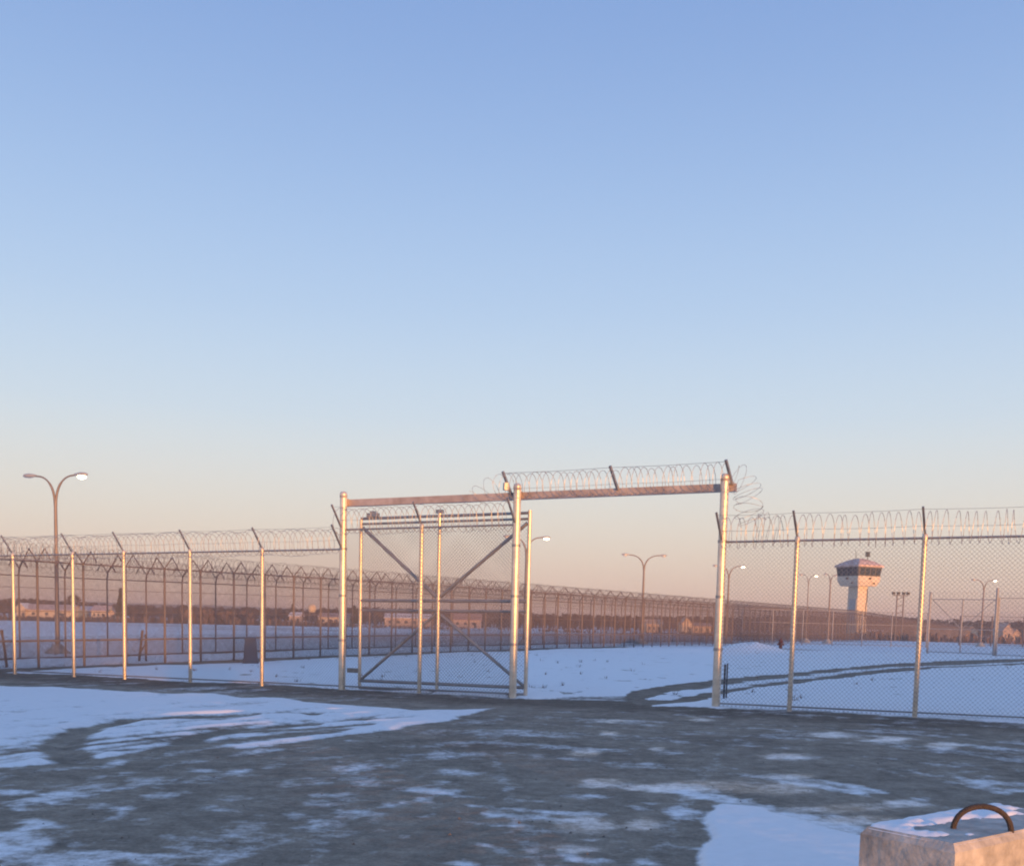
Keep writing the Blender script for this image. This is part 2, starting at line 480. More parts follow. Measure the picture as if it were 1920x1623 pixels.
streaks([(498, 1405, 46, 7), (215, 1430, 24, 7), (120, 1490, 60, 8), (60, 1570, 50, 13), (60, 1540, 40, 6), (230, 1518, 26, 9), (300, 1490, 30, 5), (200, 1600, 60, 7),
         (620, 1490, 60, 6), (600, 1505, 40, 8), (680, 1440, 40, 6), (860, 1447, 60, 8), (560, 1525, 30, 5), (300, 1605, 80, 7), (120, 1605, 60, 9), (380, 1445, 30, 5), (450, 1443, 30, 5)], .66, .2)
ice = np.where(out, np.maximum(ice, .28*wr*smooth((big-.45)/.2)), ice)
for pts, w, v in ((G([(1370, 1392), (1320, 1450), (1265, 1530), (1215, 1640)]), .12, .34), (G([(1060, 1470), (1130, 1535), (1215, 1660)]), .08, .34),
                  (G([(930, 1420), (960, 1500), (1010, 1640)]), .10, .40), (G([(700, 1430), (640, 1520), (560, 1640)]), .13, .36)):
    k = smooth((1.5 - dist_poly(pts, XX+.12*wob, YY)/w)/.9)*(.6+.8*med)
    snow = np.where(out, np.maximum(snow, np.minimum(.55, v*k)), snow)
# gravel strips along the far double fence
rel = (XX-B0.x)*BN.x + (YY-B0.y)*BN.y
strip = np.abs(rel + .3 + .5*wob) < 1.05
snow = np.where(strip & (~out), .08 + .2*(med-.4), snow)
strip2 = np.abs(rel - 5.5 + .5*wob) < .35
snow = np.where(strip2 & (~out), .3, snow)
# small bare spots in the inner snow
inner = (~out) & (~trk) & (snow > .9)
spots = fbm(XX*1.4+50, YY*1.4, 71, 5)
snow = np.where(inner & (spots > .735), .45, snow)
# darker damp earth along the fence line, on the far strips and in the track ruts
fd_ = (XX*.455 + YY - 24.7)/math.hypot(.455, 1)
damp = out*smooth((3.0 + fd_ + 1.6*(med-.5))/1.6)*(.55+.6*big)
damp = np.maximum(damp, trk*(.35+.5*med)); damp = np.maximum(damp, .5*strip)
damp = np.clip(np.maximum(damp, out*.4*smooth((big-.5)/.15)*smooth((1460-py)/60)), 0, 1)
for _ in range(5):                                               # worn, thinning edges
    q_ = snow.copy()
    q_[1:-1, 1:-1] = (snow[1:-1, 1:-1]*2 + snow[:-2, 1:-1] + snow[2:, 1:-1] + snow[1:-1, :-2] + snow[1:-1, 2:])/6
    snow = np.where(out | trk | strip, q_, snow)
# relief
sb = snow.copy()
for _ in range(3):
    sb[1:-1, 1:-1] = (sb[1:-1, 1:-1]*2 + sb[:-2, 1:-1] + sb[2:, 1:-1] + sb[1:-1, :-2] + sb[1:-1, 2:])/6
s_ = smooth((sb-.6)/.38)
h = .04*s_ + .02*(fbm(XX*.6, YY*.6, 81)-.5)*(1+s_) + .016*(1-.6*s_)*(fbm(XX*6, YY*6, 83)-.5)
h += (.15*(fbm(XX*.22, YY*.22, 87)-.5) + .05*(fbm(XX*.9, YY*.35, 88)-.5))*s_*(~out) + .012*(fbm(XX*7, YY*7, 89)-.5)*s_
h -= .035*np.exp(-(dist_poly(arc1, XX, YY)/.25)**2) + .03*np.exp(-(dist_poly(arc2, XX, YY)/.25)**2)
ridge = np.exp(-((dist_poly(arc1, XX, YY)-.48)/.12)**2) + np.exp(-((dist_poly(arc2, XX, YY)-.44)/.12)**2)
h += .03*ridge*s_*(.4+med)
mnd = ground_at(1412, 1226)
mr = np.hypot((XX-mnd.x)/2.6, (YY-mnd.y)/3.0)
h += .62*np.exp(-(mr*1.35)**2)*(1+.25*(fbm(XX*1.5, YY*1.5, 91)-.5))
m2 = ground_at(1250, 1222)
h += .16*np.exp(-(np.hypot((XX-m2.x)/7, (YY-m2.y)/3))**2)
edge = np.maximum(smooth((np.abs(UU)-.94)/.06), smooth((YY-76)/8))
edge = np.maximum(edge, smooth((3.6-YY)/.4))
ZZ = ZB + h - .16*edge
V = np.stack([XX, YY, ZZ], -1).reshape(-1, 3)
idx = np.arange(NR*NC).reshape(NR, NC)
Q = np.stack([idx[:-1, :-1], idx[:-1, 1:], idx[1:, 1:], idx[1:, :-1]], -1).reshape(-1, 4)
sf = snow.ravel()[Q].mean(1); tf = trk.ravel()[Q].mean(1); of = out.ravel()[Q].mean(1); stf = (strip & ~out).ravel()[Q].mean(1)
cls = np.where(tf > .5, 2, np.where((stf > .5), 3, np.where((sf > .7) | (of < .5), 0, 1)))
for k, (nm, lb) in enumerate((('snow_cover', 'blue-white snow lying inside the fence and beside the yard'), ('gravel_yard', 'frozen grey-brown gravel yard in front of the gate'),
                              ('dirt_track', 'rutted dirt track curving in through the gate'), ('gravel_strip', 'bare gravel strip under the far double fence'))):
    q = Q[cls == k]
    u, inv = np.unique(q, return_inverse=True)
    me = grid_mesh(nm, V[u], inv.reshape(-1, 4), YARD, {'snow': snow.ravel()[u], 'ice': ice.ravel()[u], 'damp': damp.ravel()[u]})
    kind(link(nm, me), 'structure', lb)

rad = np.concatenate([[0.01], 2.5*np.exp(np.linspace(0, math.log(9000/2.5), 150))])
ang = np.linspace(0, 2*math.pi, 180, endpoint=False)
RR, AA = np.meshgrid(rad, ang, indexing='ij')
gx, gy = RR*np.sin(AA), RR*np.cos(AA)
gz = terrain(gx, gy) - .075 + .35*(fbm(gx*.012, gy*.012, 5)-.5)*smooth((RR-100)/150)
i2 = np.arange(RR.size).reshape(RR.shape)
q2 = np.stack([i2[:-1], np.roll(i2[:-1], -1, 1), np.roll(i2[1:], -1, 1), i2[1:]], -1).reshape(-1, 4)[:, ::-1]
kind(link('ground', grid_mesh('ground', np.stack([gx, gy, gz], -1).reshape(-1, 3), q2, FAR)), 'structure', 'open snowy field reaching the horizon')

# ------------------------------------------------------------------ chain link, coils
def chain_link(mb, a, b, z0, z1, diag, r, lift=None):
    """two families of crossing diagonal wires between ground points a and b (Vectors); z relative to the line a-b"""
    a, b = Vector(a), Vector(b)
    L = (b-a).length; t = (b-a)/L
    n = Vector((t.y, -t.x, 0)).normalized()
    H = z1 - z0
    up = Vector((0, 0, 1))
    for fam in (1, -1):
        off = n*(r*1.05*fam)
        c = -H + random.random()*diag
        while c < L:
            s0, s1 = max(0, c), min(L, c+H)
            if s1 - s0 > .02:
                h0, h1 = s0-c, s1-c
                if fam < 0: s0, s1 = L-s0, L-s1
                P = a + t*s0 + up*(z0+h0) + off
                Qp = a + t*s1 + up*(z0+h1) + off
                w = (Qp-P).normalized(); e1 = n; e2 = w.cross(n)
                k = len(mb.v)
                for p in (P, Qp):
                    mb.v += [tuple(p + e1*r), tuple(p - e1*r*.5 + e2*r*.87), tuple(p - e1*r*.5 - e2*r*.87)]
                mb.f += [(k, k+1, k+4, k+3), (k+1, k+2, k+5, k+4), (k+2, k, k+3, k+5)]
            c += diag
def coil_points(path, R, pitch, seg=14, jit=.10, seed=1):
    """helix of radius R around a polyline path"""
    rr = random.Random(seed)
    path = [Vector(p) for p in path]
    ls = [0]
    for p, q in zip(path[:-1], path[1:]): ls.append(ls[-1] + (q-p).length)
    L = ls[-1]; N = max(8, int(L/pitch*seg)); pts = []
    ph = rr.random()*6; k = 0; jr = [1+rr.uniform(-jit, jit) for _ in range(int(L/pitch)+3)]
    jp = [rr.uniform(-.3, .3)*pitch for _ in range(int(L/pitch)+3)]
    for i in range(N+1):
        s = L*i/N
        turn = s/pitch; ti = int(turn); fr = turn-ti
        Rk = R*(jr[ti]*(1-fr) + jr[ti+1]*fr)
        s2 = min(max(s + jp[ti]*(1-fr) + jp[ti+1]*fr, 0), L)
        k = 0
        while k < len(ls)-2 and s2 > ls[k+1]: k += 1
        p, q = path[k], path[k+1]
        f = (s2-ls[k])/max(ls[k+1]-ls[k], 1e-6)
        c = p.lerp(q, f); t = (q-p).normalized()
        side = t.cross(Vector((0, 0, 1)))
        side = side.normalized() if side.length > .05 else Vector((FT.y, -FT.x, 0))
        up = side.cross(t).normalized()
        th = ph + 2*math.pi*turn
        pts.append(c + side*math.cos(th)*Rk + up*math.sin(th)*Rk)
    return pts
def coil(mb, path, R, pitch, r, seg=14, seed=1, barb=None):
    pts = coil_points(path, R, pitch, seg, seed=seed)
    mb.tube(pts, r, 3, caps=False)
    if barb:
        rr = random.Random(seed+5); acc = 0
        for p, q in zip(pts[:-1], pts[1:]):
            acc += (q-p).length
            if acc > barb:
                acc = 0; t = (q-p).normalized()
                e = t.cross(Vector((rr.uniform(-1, 1), rr.uniform(-1, 1), rr.uniform(-1, 1)))).normalized()
                k = len(mb.v)
                for s in (1, -1):
                    mb.v += [tuple(p + e*.007*s - t*.024), tuple(p + e*.007*s + t*.024)]
                mb.f += [(k, k+1, k+3, k+2)]

# ------------------------------------------------------------------ near fence runs
POST_M = MB().tube([(0, 0, -.15), (0, 0, FH)], .052, 12).mesh('post', GALV, True)
cap = MB(); cap.loft([[(math.cos(a)*r, math.sin(a)*r, z) for a in np.linspace(0, 2*math.pi, 12, endpoint=False)] for r, z in ((.057, -.05), (.057, .03), (.04, .06), (.012, .075))])
CAP_M = cap.mesh('post_cap', GALV, True)
arm_v = FN*.36 - FT*.05 + Vector((0, 0, .56))
ARM_M = MB().bar((0, 0, .02), tuple(arm_v), .042, .035).mesh('outrigger_arm', GALVD)
def near_run(label, feet, skip=(), coil_ends=(0.0, 0.0), seed=1, H=FH, mesh_ends=None, group='tall chain-link fence runs'):
    org = feet[0].copy()
    root = thing('chain_link_fence', label, 'fence', org, group)
    loc = [p - org for p in feet]
    post_m = POST_M if H == FH else MB().tube([(0, 0, -.15), (0, 0, H)], .052, 12).mesh('post', GALV, True)
    for i, p in enumerate(loc):
        if i not in skip:
            o = link('post', post_m, root, p, random.uniform(0, 6))
            link('post_cap', CAP_M, o, (0, 0, H))
            link('outrigger_arm', ARM_M, o, (0, 0, H), -o.rotation_euler.z)
        else:
            link('outrigger_arm', ARM_M, root, p + Vector((0, 0, H)) + FN*.1)
    a, b = loc[0], loc[-1]
    Z = Vector((0, 0, 1))
    for p, q in zip(loc[:-1], loc[1:]):
        MB().tube([p + Z*(H-.03), q + Z*(H-.03)], .024, 8).build('top_rail', GALVD, root, smooth_=True)
        MB().tube([p + Z*.10, q + Z*.10], .018, 8).build('bottom_rail', GALVD, root, smooth_=True)
    for w, zf in ((.36, .30), (.92, .98)):
        mb = MB()
        for p, q in zip(loc[:-1], loc[1:]):
            off = arm_v*w + Z*H
            n = 6; pts = [(p+off).lerp(q+off, i/n) - Z*.02*math.sin(math.pi*i/n) for i in range(n+1)]
            mb.tube(pts, .0035, 4)
        mb.build('strand_wire', GALVD, root)
    mb = MB()
    for p, q in zip(loc[:-1], loc[1:]):
        chain_link(mb, p + FN*.06, q + FN*.06, .04, H-.02, .092, .0031)
    kind(mb.build('chain_link_mesh', WIRE, root), 'stuff')
    mb = MB()
    cen = FN*.22 + Z*(H+.17)
    path = []
    for p, q in zip(loc[:-1], loc[1:]):
        for i in range(4):
            f = i/4; path.append(p.lerp(q, f) + cen - Z*.03*math.sin(math.pi*f))
    path.append(loc[-1] + cen)
    coil(mb, path, .33, .175, .0062, 16, seed, .11)
    kind(mb.build('razor_coil', RAZOR, root), 'stuff')
    return root
L_PX = [-110, 28, 139, 234, 357, 491, 641]
R_PX = [1342, 1480, 1715]
feetL = [on_near(p) for p in L_PX]
feetR = [on_near(p) for p in R_PX]
feetR += [feetR[-1] + FT*2.55, feetR[-1] + FT*5.1]
for p in feetR[-2:]: p.z = TZ(p.x, p.y)
gpost = [on_near(641), on_near(961), on_near(1342)]
near_run('galvanized chain-link fence with razor coil running left of the gate', feetL, skip=(6,), seed=3)
near_run('galvanized chain-link fence with razor coil running right from the gate', feetR, skip=(0,), seed=9)
near_run('short chain-link fence bay under the overhead beam, in front of the opened gate leaf', [gpost[0], on_near(786), gpost[1]], skip=(0, 2), seed=12, H=4.16)

# ------------------------------------------------------------------ gate portal (three big posts and the overhead beam)
Z = Vector((0, 0, 1))
portal = thing('gate_portal', 'tall steel gate portal of three thick posts and a rusty overhead beam', 'gate frame', gpost[1])
PH = 5.05
for p in gpost:
    q = p - gpost[1]
    ring = lambda r, z: [(math.cos(a)*r, math.sin(a)*r, z) for a in np.linspace(0, 2*math.pi, 20, endpoint=False)]
    o = MB().loft([ring(.092, -.2), ring(.092, PH-.13), ring(.092, PH-.09), ring(.098, PH-.088), ring(.098, PH-.02), ring(.085, PH+.025), ring(.05, PH+.05)]).build('gate_post', GALV, portal, q, True)
    for z in (FH-.05, FH-1.25, FH-2.4):
        MB().loft([ring(.104, z), ring(.104, z+.06)]).build('clamp_band', GALVD, o)
tilt = [(-Z*0.0) for _ in range(3)]
bz = PH-.22
for a, b in ((gpost[0], gpost[1]), (gpost[1], gpost[2])):
    p, q = a-gpost[1]-FN*.16+Z*bz, b-gpost[1]-FN*.16+Z*bz
    if b is gpost[2]: q = q + FT*.22
    p = p - FT*(.14 if a is gpost[0] else -.002)
    o = MB().bar(p, q, .11, .15).build('overhead_beam', BEAM, portal)
    MB().bar(p - Z*.088, q - Z*.088, .14, .022).build('beam_flange', BEAM, o)
for p in gpost:
    q = p-gpost[1]
    MB().box(q - FN*.10 + Z*bz, (.15, .06, .19), math.atan2(FT.y, FT.x)).build('beam_bracket', BEAM, portal)
top_arm = FN*.30 - FT*.10 + Z*.50
for f in (-.04, .5, 1.03):
    base = (gpost[1]).lerp(gpost[2], f) - gpost[1] - FN*.09 + Z*(bz+.03)
    MB().bar(base, base + top_arm, .055, .05).build('outrigger_arm', GALVD, portal)
for wgt, rr in ((.25, .0035), (.93, .0045)):
    a = gpost[1].lerp(gpost[2], -.04)-gpost[1] - FN*.09 + Z*(bz+.03) + top_arm*wgt
    b = gpost[1].lerp(gpost[2], 1.03)-gpost[1] - FN*.09 + Z*(bz+.03) + top_arm*wgt
    MB().tube([a, a.lerp(b, .25)-Z*.015, a.lerp(b, .5), a.lerp(b, .75)-Z*.015, b], rr, 4).build('strand_wire', GALVD, portal)
mb = MB()
c0 = -FN*.0 + Z*(bz+.20)
pA = gpost[1].lerp(gpost[2], -.03)-gpost[1] + c0 + FN*.08
pB = gpost[1].lerp(gpost[2], 1.03)-gpost[1] + c0 + FN*.08
coil(mb, [pA, pA.lerp(pB, .5) - Z*.02, pB], .29, .165, .0062, 16, 21, .11)
# loose tail falling onto the right-hand fence and the burst end over the opened leaf
dn = feetR[0]-gpost[1] + FT*.35 + Z*(FH+.30) + FN*.2
coil(mb, [pB, pB + FT*.25 - Z*.12, pB + FT*.42 - Z*.5, pB.lerp(dn, .7) + FT*.28, dn + FT*.35, dn + FT*.9 - Z*.1], .31, .16, .0046, 16, 25, .13)
coil(mb, [pA + FT*.05, pA - FT*.35 + Z*.03, pA - FT*.7 - Z*.10, pA - FT*.9 - Z*.28], .27, .22, .0046, 16, 29, .13)
kind(mb.build('razor_coil', RAZOR, portal), 'stuff')
MB().box(gpost[1].lerp(gpost[2], -.05)-gpost[1] + FN*.12 + Z*(PH-.03), (.11, .12, .17), .3).build('junction_box', HEADM, portal)

# ------------------------------------------------------------------ slide gate leaf, pushed open behind the left bay
gl0, gl1 = gpost[0] - FN*.34, gpost[1] - FN*.34
gl0 = gl0 + FT*.32; gl1 = gl1 + FT*.19
leaf = thing('slide_gate_leaf', 'wide steel slide gate leaf with diagonal braces and mesh, pushed open', 'gate', gl0)
u = (gl1-gl0); u.z = 0; W = u.length; u.normalize()
dz = (gl1.z-gl0.z)/W
def lp(s, z): return u*s + Z*(z + dz*s)
LT = 4.50
def member(name, s0, z0, s1, z1, r, m_=GALV):
    return MB().tube([lp(s0, z0), lp(s1, z1)], r, 12).build(name, m_, leaf, smooth_=True)
member('upright', 0, .05, 0, LT-.10, .045)
member('upright', W*.485, .05, W*.485, LT+.02, .045)
member('upright', W, .0, W, LT, .048)
member('top_rail', .0, LT-.06, W, LT-.06, .035, GALVD)
member('top_rail', .0, LT-.20, W, LT-.20, .03, GALVD)
member('middle_rail', 0, 2.33, W, 2.33, .04, GALVD)
member('middle_rail', 0, 2.08, W, 2.08, .033, GALVD)
member('bottom_rail', 0, .24, W, .24, .042, GALVD)
member('bottom_rail', 0, .06, W, .06, .042, GALVD)
member('brace', .06, LT-.30, W*.485-.06, 2.43, .045, GALVD)
member('brace', W-.06, LT-.30, W*.485+.06, 2.43, .045, GALVD)
member('brace', .06, .28, W*.485-.06, 2.0, .04, GALVD)
member('brace', W-.06, .28, W*.485+.06, 2.0, .04, GALVD)
MB().bar(lp(-.38, .50), lp(.02, .50), .05, .12).build('latch_arm', GALVD, leaf)
tr = MB(); tr.box(lp(.36, LT+.02), (.34, .10, .10), math.atan2(u.y, u.x)); tr.box(lp(.36, LT+.09), (.14, .08, .06), math.atan2(u.y, u.x)); tr.build('roller_truck', GALVD, leaf)
tr = MB(); tr.box(lp(W*.485, LT+.05), (.18, .10, .09), math.atan2(u.y, u.x)); tr.build('roller_truck', GALVD, leaf)
mb = MB(); chain_link(mb, lp(.02, 0) - FN*.05, lp(W-.02, 0) - FN*.05, .06, LT-.2, .092, .0031)
kind(mb.build('chain_link_mesh', WIRE, leaf), 'stuff')

# short dark stakes by the right gate post
g = ground_at(1357, 1311)
st = thing('bollard', 'pair of slim dark steel stakes standing behind the right gate post', 'bollard', g)
MB().tube([(0, 0, -.2), (0, 0, .86)], .026, 10).build('stake', STAKE, st, smooth_=True)
MB().tube([(.11, .25, -.2), (.11, .25, .88)], .018, 10).build('stake', STAKE, st, smooth_=True)

# ------------------------------------------------------------------ far double fence
def far_fence(label, start, s0, s1, spacing, first, style, individual_to, seed):
    org = start + BD*s0; org = Vector((org.x, org.y, TZ(org.x, org.y)))
    root = thing('chain_link_fence', label, 'fence', org, 'far double perimeter fence')
    def P(s):
        q = start + BD*s; return Vector((q.x, q.y, TZ(q.x, q.y))) - org
    if style == 'double':
        pm = MB().tube([(0, 0, -.2), (0, 0, FH)], .045, 8).mesh('post', DARKP, True)
        am = MB()
        for sg in (1, -1):
            w = BN*sg
            am.tube([(0, 0, -.03), tuple(w*.42+Z*.40), tuple(w*.72+Z*.02)], .026, 5)
        am = am.mesh('outrigger_arm', DARKP)
    else:
        pm = MB().tube([(0, 0, -.2), (0, 0, FH-.35), (.02, 0, FH-.2), tuple(-BN*.06+Z*(FH-.05)), tuple(-BN*.3+Z*(FH+.22)), tuple(-BN*.55+Z*(FH-.05))], .036, 8).mesh('post', DARKP, True)
        am = MB().tube([(0, 0, -.05), tuple(BN*.35+Z*.33), tuple(BN*.6+Z*.03)], .024, 5).mesh('outrigger_arm', DARKP)
    farp = MB()
    s = first
    while s < s1:
        if s >= s0:
            p = P(s)
            if s <= individual_to:
                o = link('post', pm, root, p)
                link('outrigger_arm', am, o, (0, 0, FH))
            else:
                farp.tube([p - Z*.2, p + Z*FH], .055, 5)
                farp.tube([p + Z*FH, p + BN*.4 + Z*(FH+.38)], .025, 3); farp.tube([p + Z*FH, p - BN*.4 + Z*(FH+.38)], .025, 3)
        s += spacing
    if farp.v: kind(farp.build('post_row', DARKP, root), 'stuff')
    n = 40
    rails = ((FH-.03, .03), (.95, .04), (1.95, .013)) if style == 'double' else ((FH-.35, .028), (.06, .035), (2.85, .012))
    for z, r in rails:
        MB().tube([P(s0 + (s1-s0)*i/n) + Z*z for i in range(n+1)], r, 6).build('rail', DARKP, root)
    mb = MB(); st_ = 6.0; s = s0
    while s < s1:
        e = min(s+st_*2, s1)
        chain_link(mb, P(s), P(e), .03, FH-.04, .07, .0027)
        chain_link(mb, P(s)+BN*.03, P(e)+BN*.03, .03, .93, .045, .0021)
        s = e
    kind(mb.build('chain_link_mesh', DARKW, root), 'stuff')
    mb = MB()
    for sg in ((1, -1) if style == 'double' else (-1, 1)):
        coil(mb, [P(s0) + BN*.36*sg + Z*(FH+.28), P((s0+s1)/2) + BN*.36*sg + Z*(FH+.28), P(s1) + BN*.36*sg + Z*(FH+.28)], .30, .24, .0055, 9, seed+sg)
    coil(mb, [P(s0) + Z*(FH+.12), P(s1) + Z*(FH+.12)], .26, .3, .005, 9, seed+7)
    kind(mb.build('razor_coil', DARKW, root), 'stuff')
    return root
far_fence('dark weathered outer fence of the far double line, twin-armed posts, nearest the viewer', B0, -11, 270, 1.81, 0, 'double', 95, 40)
far_fence('dark weathered inner fence of the far double line, bent-top posts, behind the outer one', B0 + BN*5.5, -8, 270, 2.05, 1.0, 'bent', 95, 60)

# ------------------------------------------------------------------ light grey fences on the right, second gate
LIGHTP = mat('light_grey_post', (.36, .36, .37), .7, .3, .1, 3)
def plain_fence(label, pts, H, spacing, pr, m_, midrail=True, coilr=None, seed=1, wirem=None, group='light fences beyond the track'):
    org = Vector((pts[0].x, pts[0].y, pts[0].z)); root = thing('chain_link_fence', label, 'fence', org, group)
    pm = MB().tube([(0, 0, -.2), (0, 0, H)], pr, 8).mesh('post', m_, True)
    seg = []
    for a, b in zip(pts[:-1], pts[1:]):
        k = max(1, round((b-a).length/spacing))
        for i in range(k):
            q = a.lerp(b, i/k); seg.append(Vector((q.x, q.y, TZ(q.x, q.y))) - org)
    seg.append(pts[-1]-org)
    for p in seg: link('post', pm, root, p)
    zs = [(H-.03, .028), (.08, .03)] + ([(H*.62, .025)] if midrail else [])
    for z, r in zs:
        MB().tube([p + Z*z for p in seg], r, 6).build('rail', m_, root)
    mb = MB()
    for a, b in zip(seg[:-1], seg[1:]): chain_link(mb, a, b, .05, H-.03, .075, .002)
    kind(mb.build('chain_link_mesh', wirem or WIRE, root), 'stuff')
    if coilr:
        mb = MB(); coil(mb, [p + Z*(H+.22) for p in seg], coilr, .3, .006, 9, seed)
        kind(mb.build('razor_coil', wirem or WIRE, root), 'stuff')
    return root
fd = [at_depth(1392, 104), at_depth(1672, 106), at_depth(1738, 106)]
plain_fence('light grey chain-link fence with pale posts passing in front of the guard tower', fd, 3.5, 3.1, .05, LIGHTP, coilr=None)
g2a, g2b = at_depth(1741, 79), at_depth(1866, 76)
plain_fence('light grey fence with razor coil running right from the second gate', [g2b + Vector((.15, 0, 0)), at_depth(2010, 74)], 4.3, 3.2, .07, LIGHTP, coilr=.25, seed=5)
plain_fence('dark fence posts far behind the second gate at the right edge', [at_depth(1800, 128), at_depth(1980, 126)], 3.6, 3.4, .10, DARKP, midrail=True, coilr=.25, wirem=DARKW)
gate2 = thing('wide_gate', 'closed light grey mesh gate with three posts beside the dirt track', 'gate', g2a)
uu = g2b-g2a; W2 = uu.length
MB().tube([(0, 0, -.2), (0, 0, 4.7)], .08, 10).build('gate_post', LIGHTP, gate2, smooth_=True)
MB().tube([tuple(uu - Z*.2), tuple(uu + Z*5.0)], .10, 10).build('gate_post', LIGHTP, gate2, smooth_=True)
MB().tube([tuple(uu*.5 + Z*.12), tuple(uu*.5 + Z*4.2)], .05, 10).build('gate_upright', LIGHTP, gate2, smooth_=True)
for z in (.14, 1.9, 4.15):
    MB().tube([tuple(uu*.02 + Z*z), tuple(uu*.98 + Z*z)], .032, 8).build('rail', LIGHTP, gate2, smooth_=True)
MB().tube([tuple(uu*.04 + Z*4.1), tuple(uu*.48 + Z*2.0)], .028, 6).build('brace', LIGHTP, gate2)
MB().tube([tuple(uu*.96 + Z*4.1), tuple(uu*.52 + Z*2.0)], .028, 6).build('brace', LIGHTP, gate2)
mb = MB(); chain_link(mb, uu*.01, uu*.99, .14, 4.15, .075, .002); kind(mb.build('chain_link_mesh', WIRE, gate2), 'stuff')
mb = MB(); coil(mb, [Z*4.45, uu + Z*4.5], .26, .3, .006, 9, 77); kind(mb.build('razor_coil', WIRE, gate2), 'stuff')

# ------------------------------------------------------------------ street lamps
def lamp(label, px_, Y, angle, lit=(False, False), H=7.9, arm=1.3, r=.10, lens_scale=(1, 1)):
    p = at_depth(px_, Y)
    root = thing('street_lamp', label, 'street lamp', p, 'twin-arm street lamps', angle)
    MB().loft([[(math.cos(a)*q, math.sin(a)*q, z) for a in np.linspace(0, 2*math.pi, 12, endpoint=False)] for q, z in ((.62, -.1), (.55, .05), (.3, .28), (.2, .42))]).build('footing', CONC, root, smooth_=True)
    zs = H-1.15
    MB().tube([(0, 0, .35), (0, 0, H*.4), (0, 0, zs)], [r*1.25, r*1.05, r*.8], 10).build('mast', MAST, root, smooth_=True)
    for sg, on, ls in ((-1, lit[0], lens_scale[0]), (1, lit[1], lens_scale[1])):
        pts = []
        for i in range(11):
            t = i/10
            pts.append((sg*(r*.35 + arm*(1-math.cos(t*math.pi/2))**1.15), 0, zs - .25 + 1.30*math.sin(t*math.pi/2)))
        e = pts[-1]
        pts.append((e[0]+sg*.12, 0, e[2]+.01))
        MB().tube(pts, [r*.62]*6 + [r*.45]*6, 8).build('arm', MAST, root, smooth_=True)
        e = pts[-1]
        mb = MB(); rings = []
        for s, w, hh in ((-.05, .05, .05), (.08, .08, .07), (.28, .15, .10), (.5, .13, .085), (.62, .05, .04)):
            rings.append([(e[0]+sg*s, math.cos(a)*w, e[2]+.02+math.sin(a)*hh) for a in np.linspace(0, 2*math.pi, 10, endpoint=False)])
        hd = mb.loft(rings).build('lamp_head', HEADM, root, smooth_=True)
        mb = MB(); rings = []
        for q, z in ((.11, -.045), (.13, -.09), (.10, -.15), (.04, -.18)):
            rings.append([(e[0]+sg*.33 + math.cos(a)*q*1.5*ls, math.sin(a)*q*ls, e[2]+.02+z*ls) for a in np.linspace(0, 2*math.pi, 12, endpoint=False)])
        mb.loft(rings).build('lens', LENS_ON if on else LENS_OFF, hd, smooth_=True)
    return root
lamp('tall twin-arm street lamp with its right head glowing, at the left edge', 107, 45.7, R_(-18), (True, True), arm=.95, r=.085, lens_scale=(.5, 1.1))
lamp('twin-arm street lamp mostly hidden behind the right upright of the opened gate leaf', 984, 75, R_(5), (False, True), arm=.95, lens_scale=(1, 1.05))
lamp('unlit twin-arm street lamp seen through the open gateway', 1204, 92, R_(3), (False, False), H=7.9, arm=1.25)
lamp('twin-arm street lamp hidden behind the right gate post, one head glowing', 1363, 106, R_(2), (False, True), arm=.95, lens_scale=(1, 1.05))
lamp('slender street lamp with one glowing head just left of the guard tower', 1512, 121, R_(30), (False, True), arm=.75, r=.06, lens_scale=(1, 1.0))
lamp('unlit twin-arm street lamp closest to the guard tower cabin', 1553, 119, R_(52), (False, False), arm=1.1)
lamp('twin-arm street lamp with its right head glowing above the second gate', 1840, 123, R_(3), (False, True), arm=.85, lens_scale=(1, 1.0))

# ------------------------------------------------------------------ guard tower
tp = at_depth(1605, 166)
tower = thing('guard_tower', 'square concrete guard tower with flared glass cabin and low hipped roof', 'guard tower', tp, None, R_(45-16))
tower.rotation_euler.z = math.atan2(-tp.x, tp.y)*1.0 + R_(45)
T0 = -tp.z
def sq(h_, z, ch=.0):
    c = h_*ch
    if ch == 0: return [(-h_, -h_, z), (h_, -h_, z), (h_, h_, z), (-h_, h_, z)]
    return [(-h_+c, -h_, z), (h_-c, -h_, z), (h_, -h_+c, z), (h_, h_-c, z), (h_-c, h_, z), (-h_+c, h_, z), (-h_, h_-c, z), (-h_, -h_+c, z)]
MB().loft([sq(1.12, -.4), sq(1.03, 8.45+T0)]).build('shaft', TWALL, tower)
cabz = 8.4+T0
MB().loft([sq(2.0, cabz, .06), sq(2.34, cabz+.75, .06), sq(2.42, cabz+1.55, .06)]).build('cabin_wall', TWALL, tower)
win = thing  # (kept for readability)
g_ = MB().loft([sq(2.36, cabz+1.55, .06), sq(2.56, cabz+3.0, .06)]).build('window_band', TFRAME, tower)
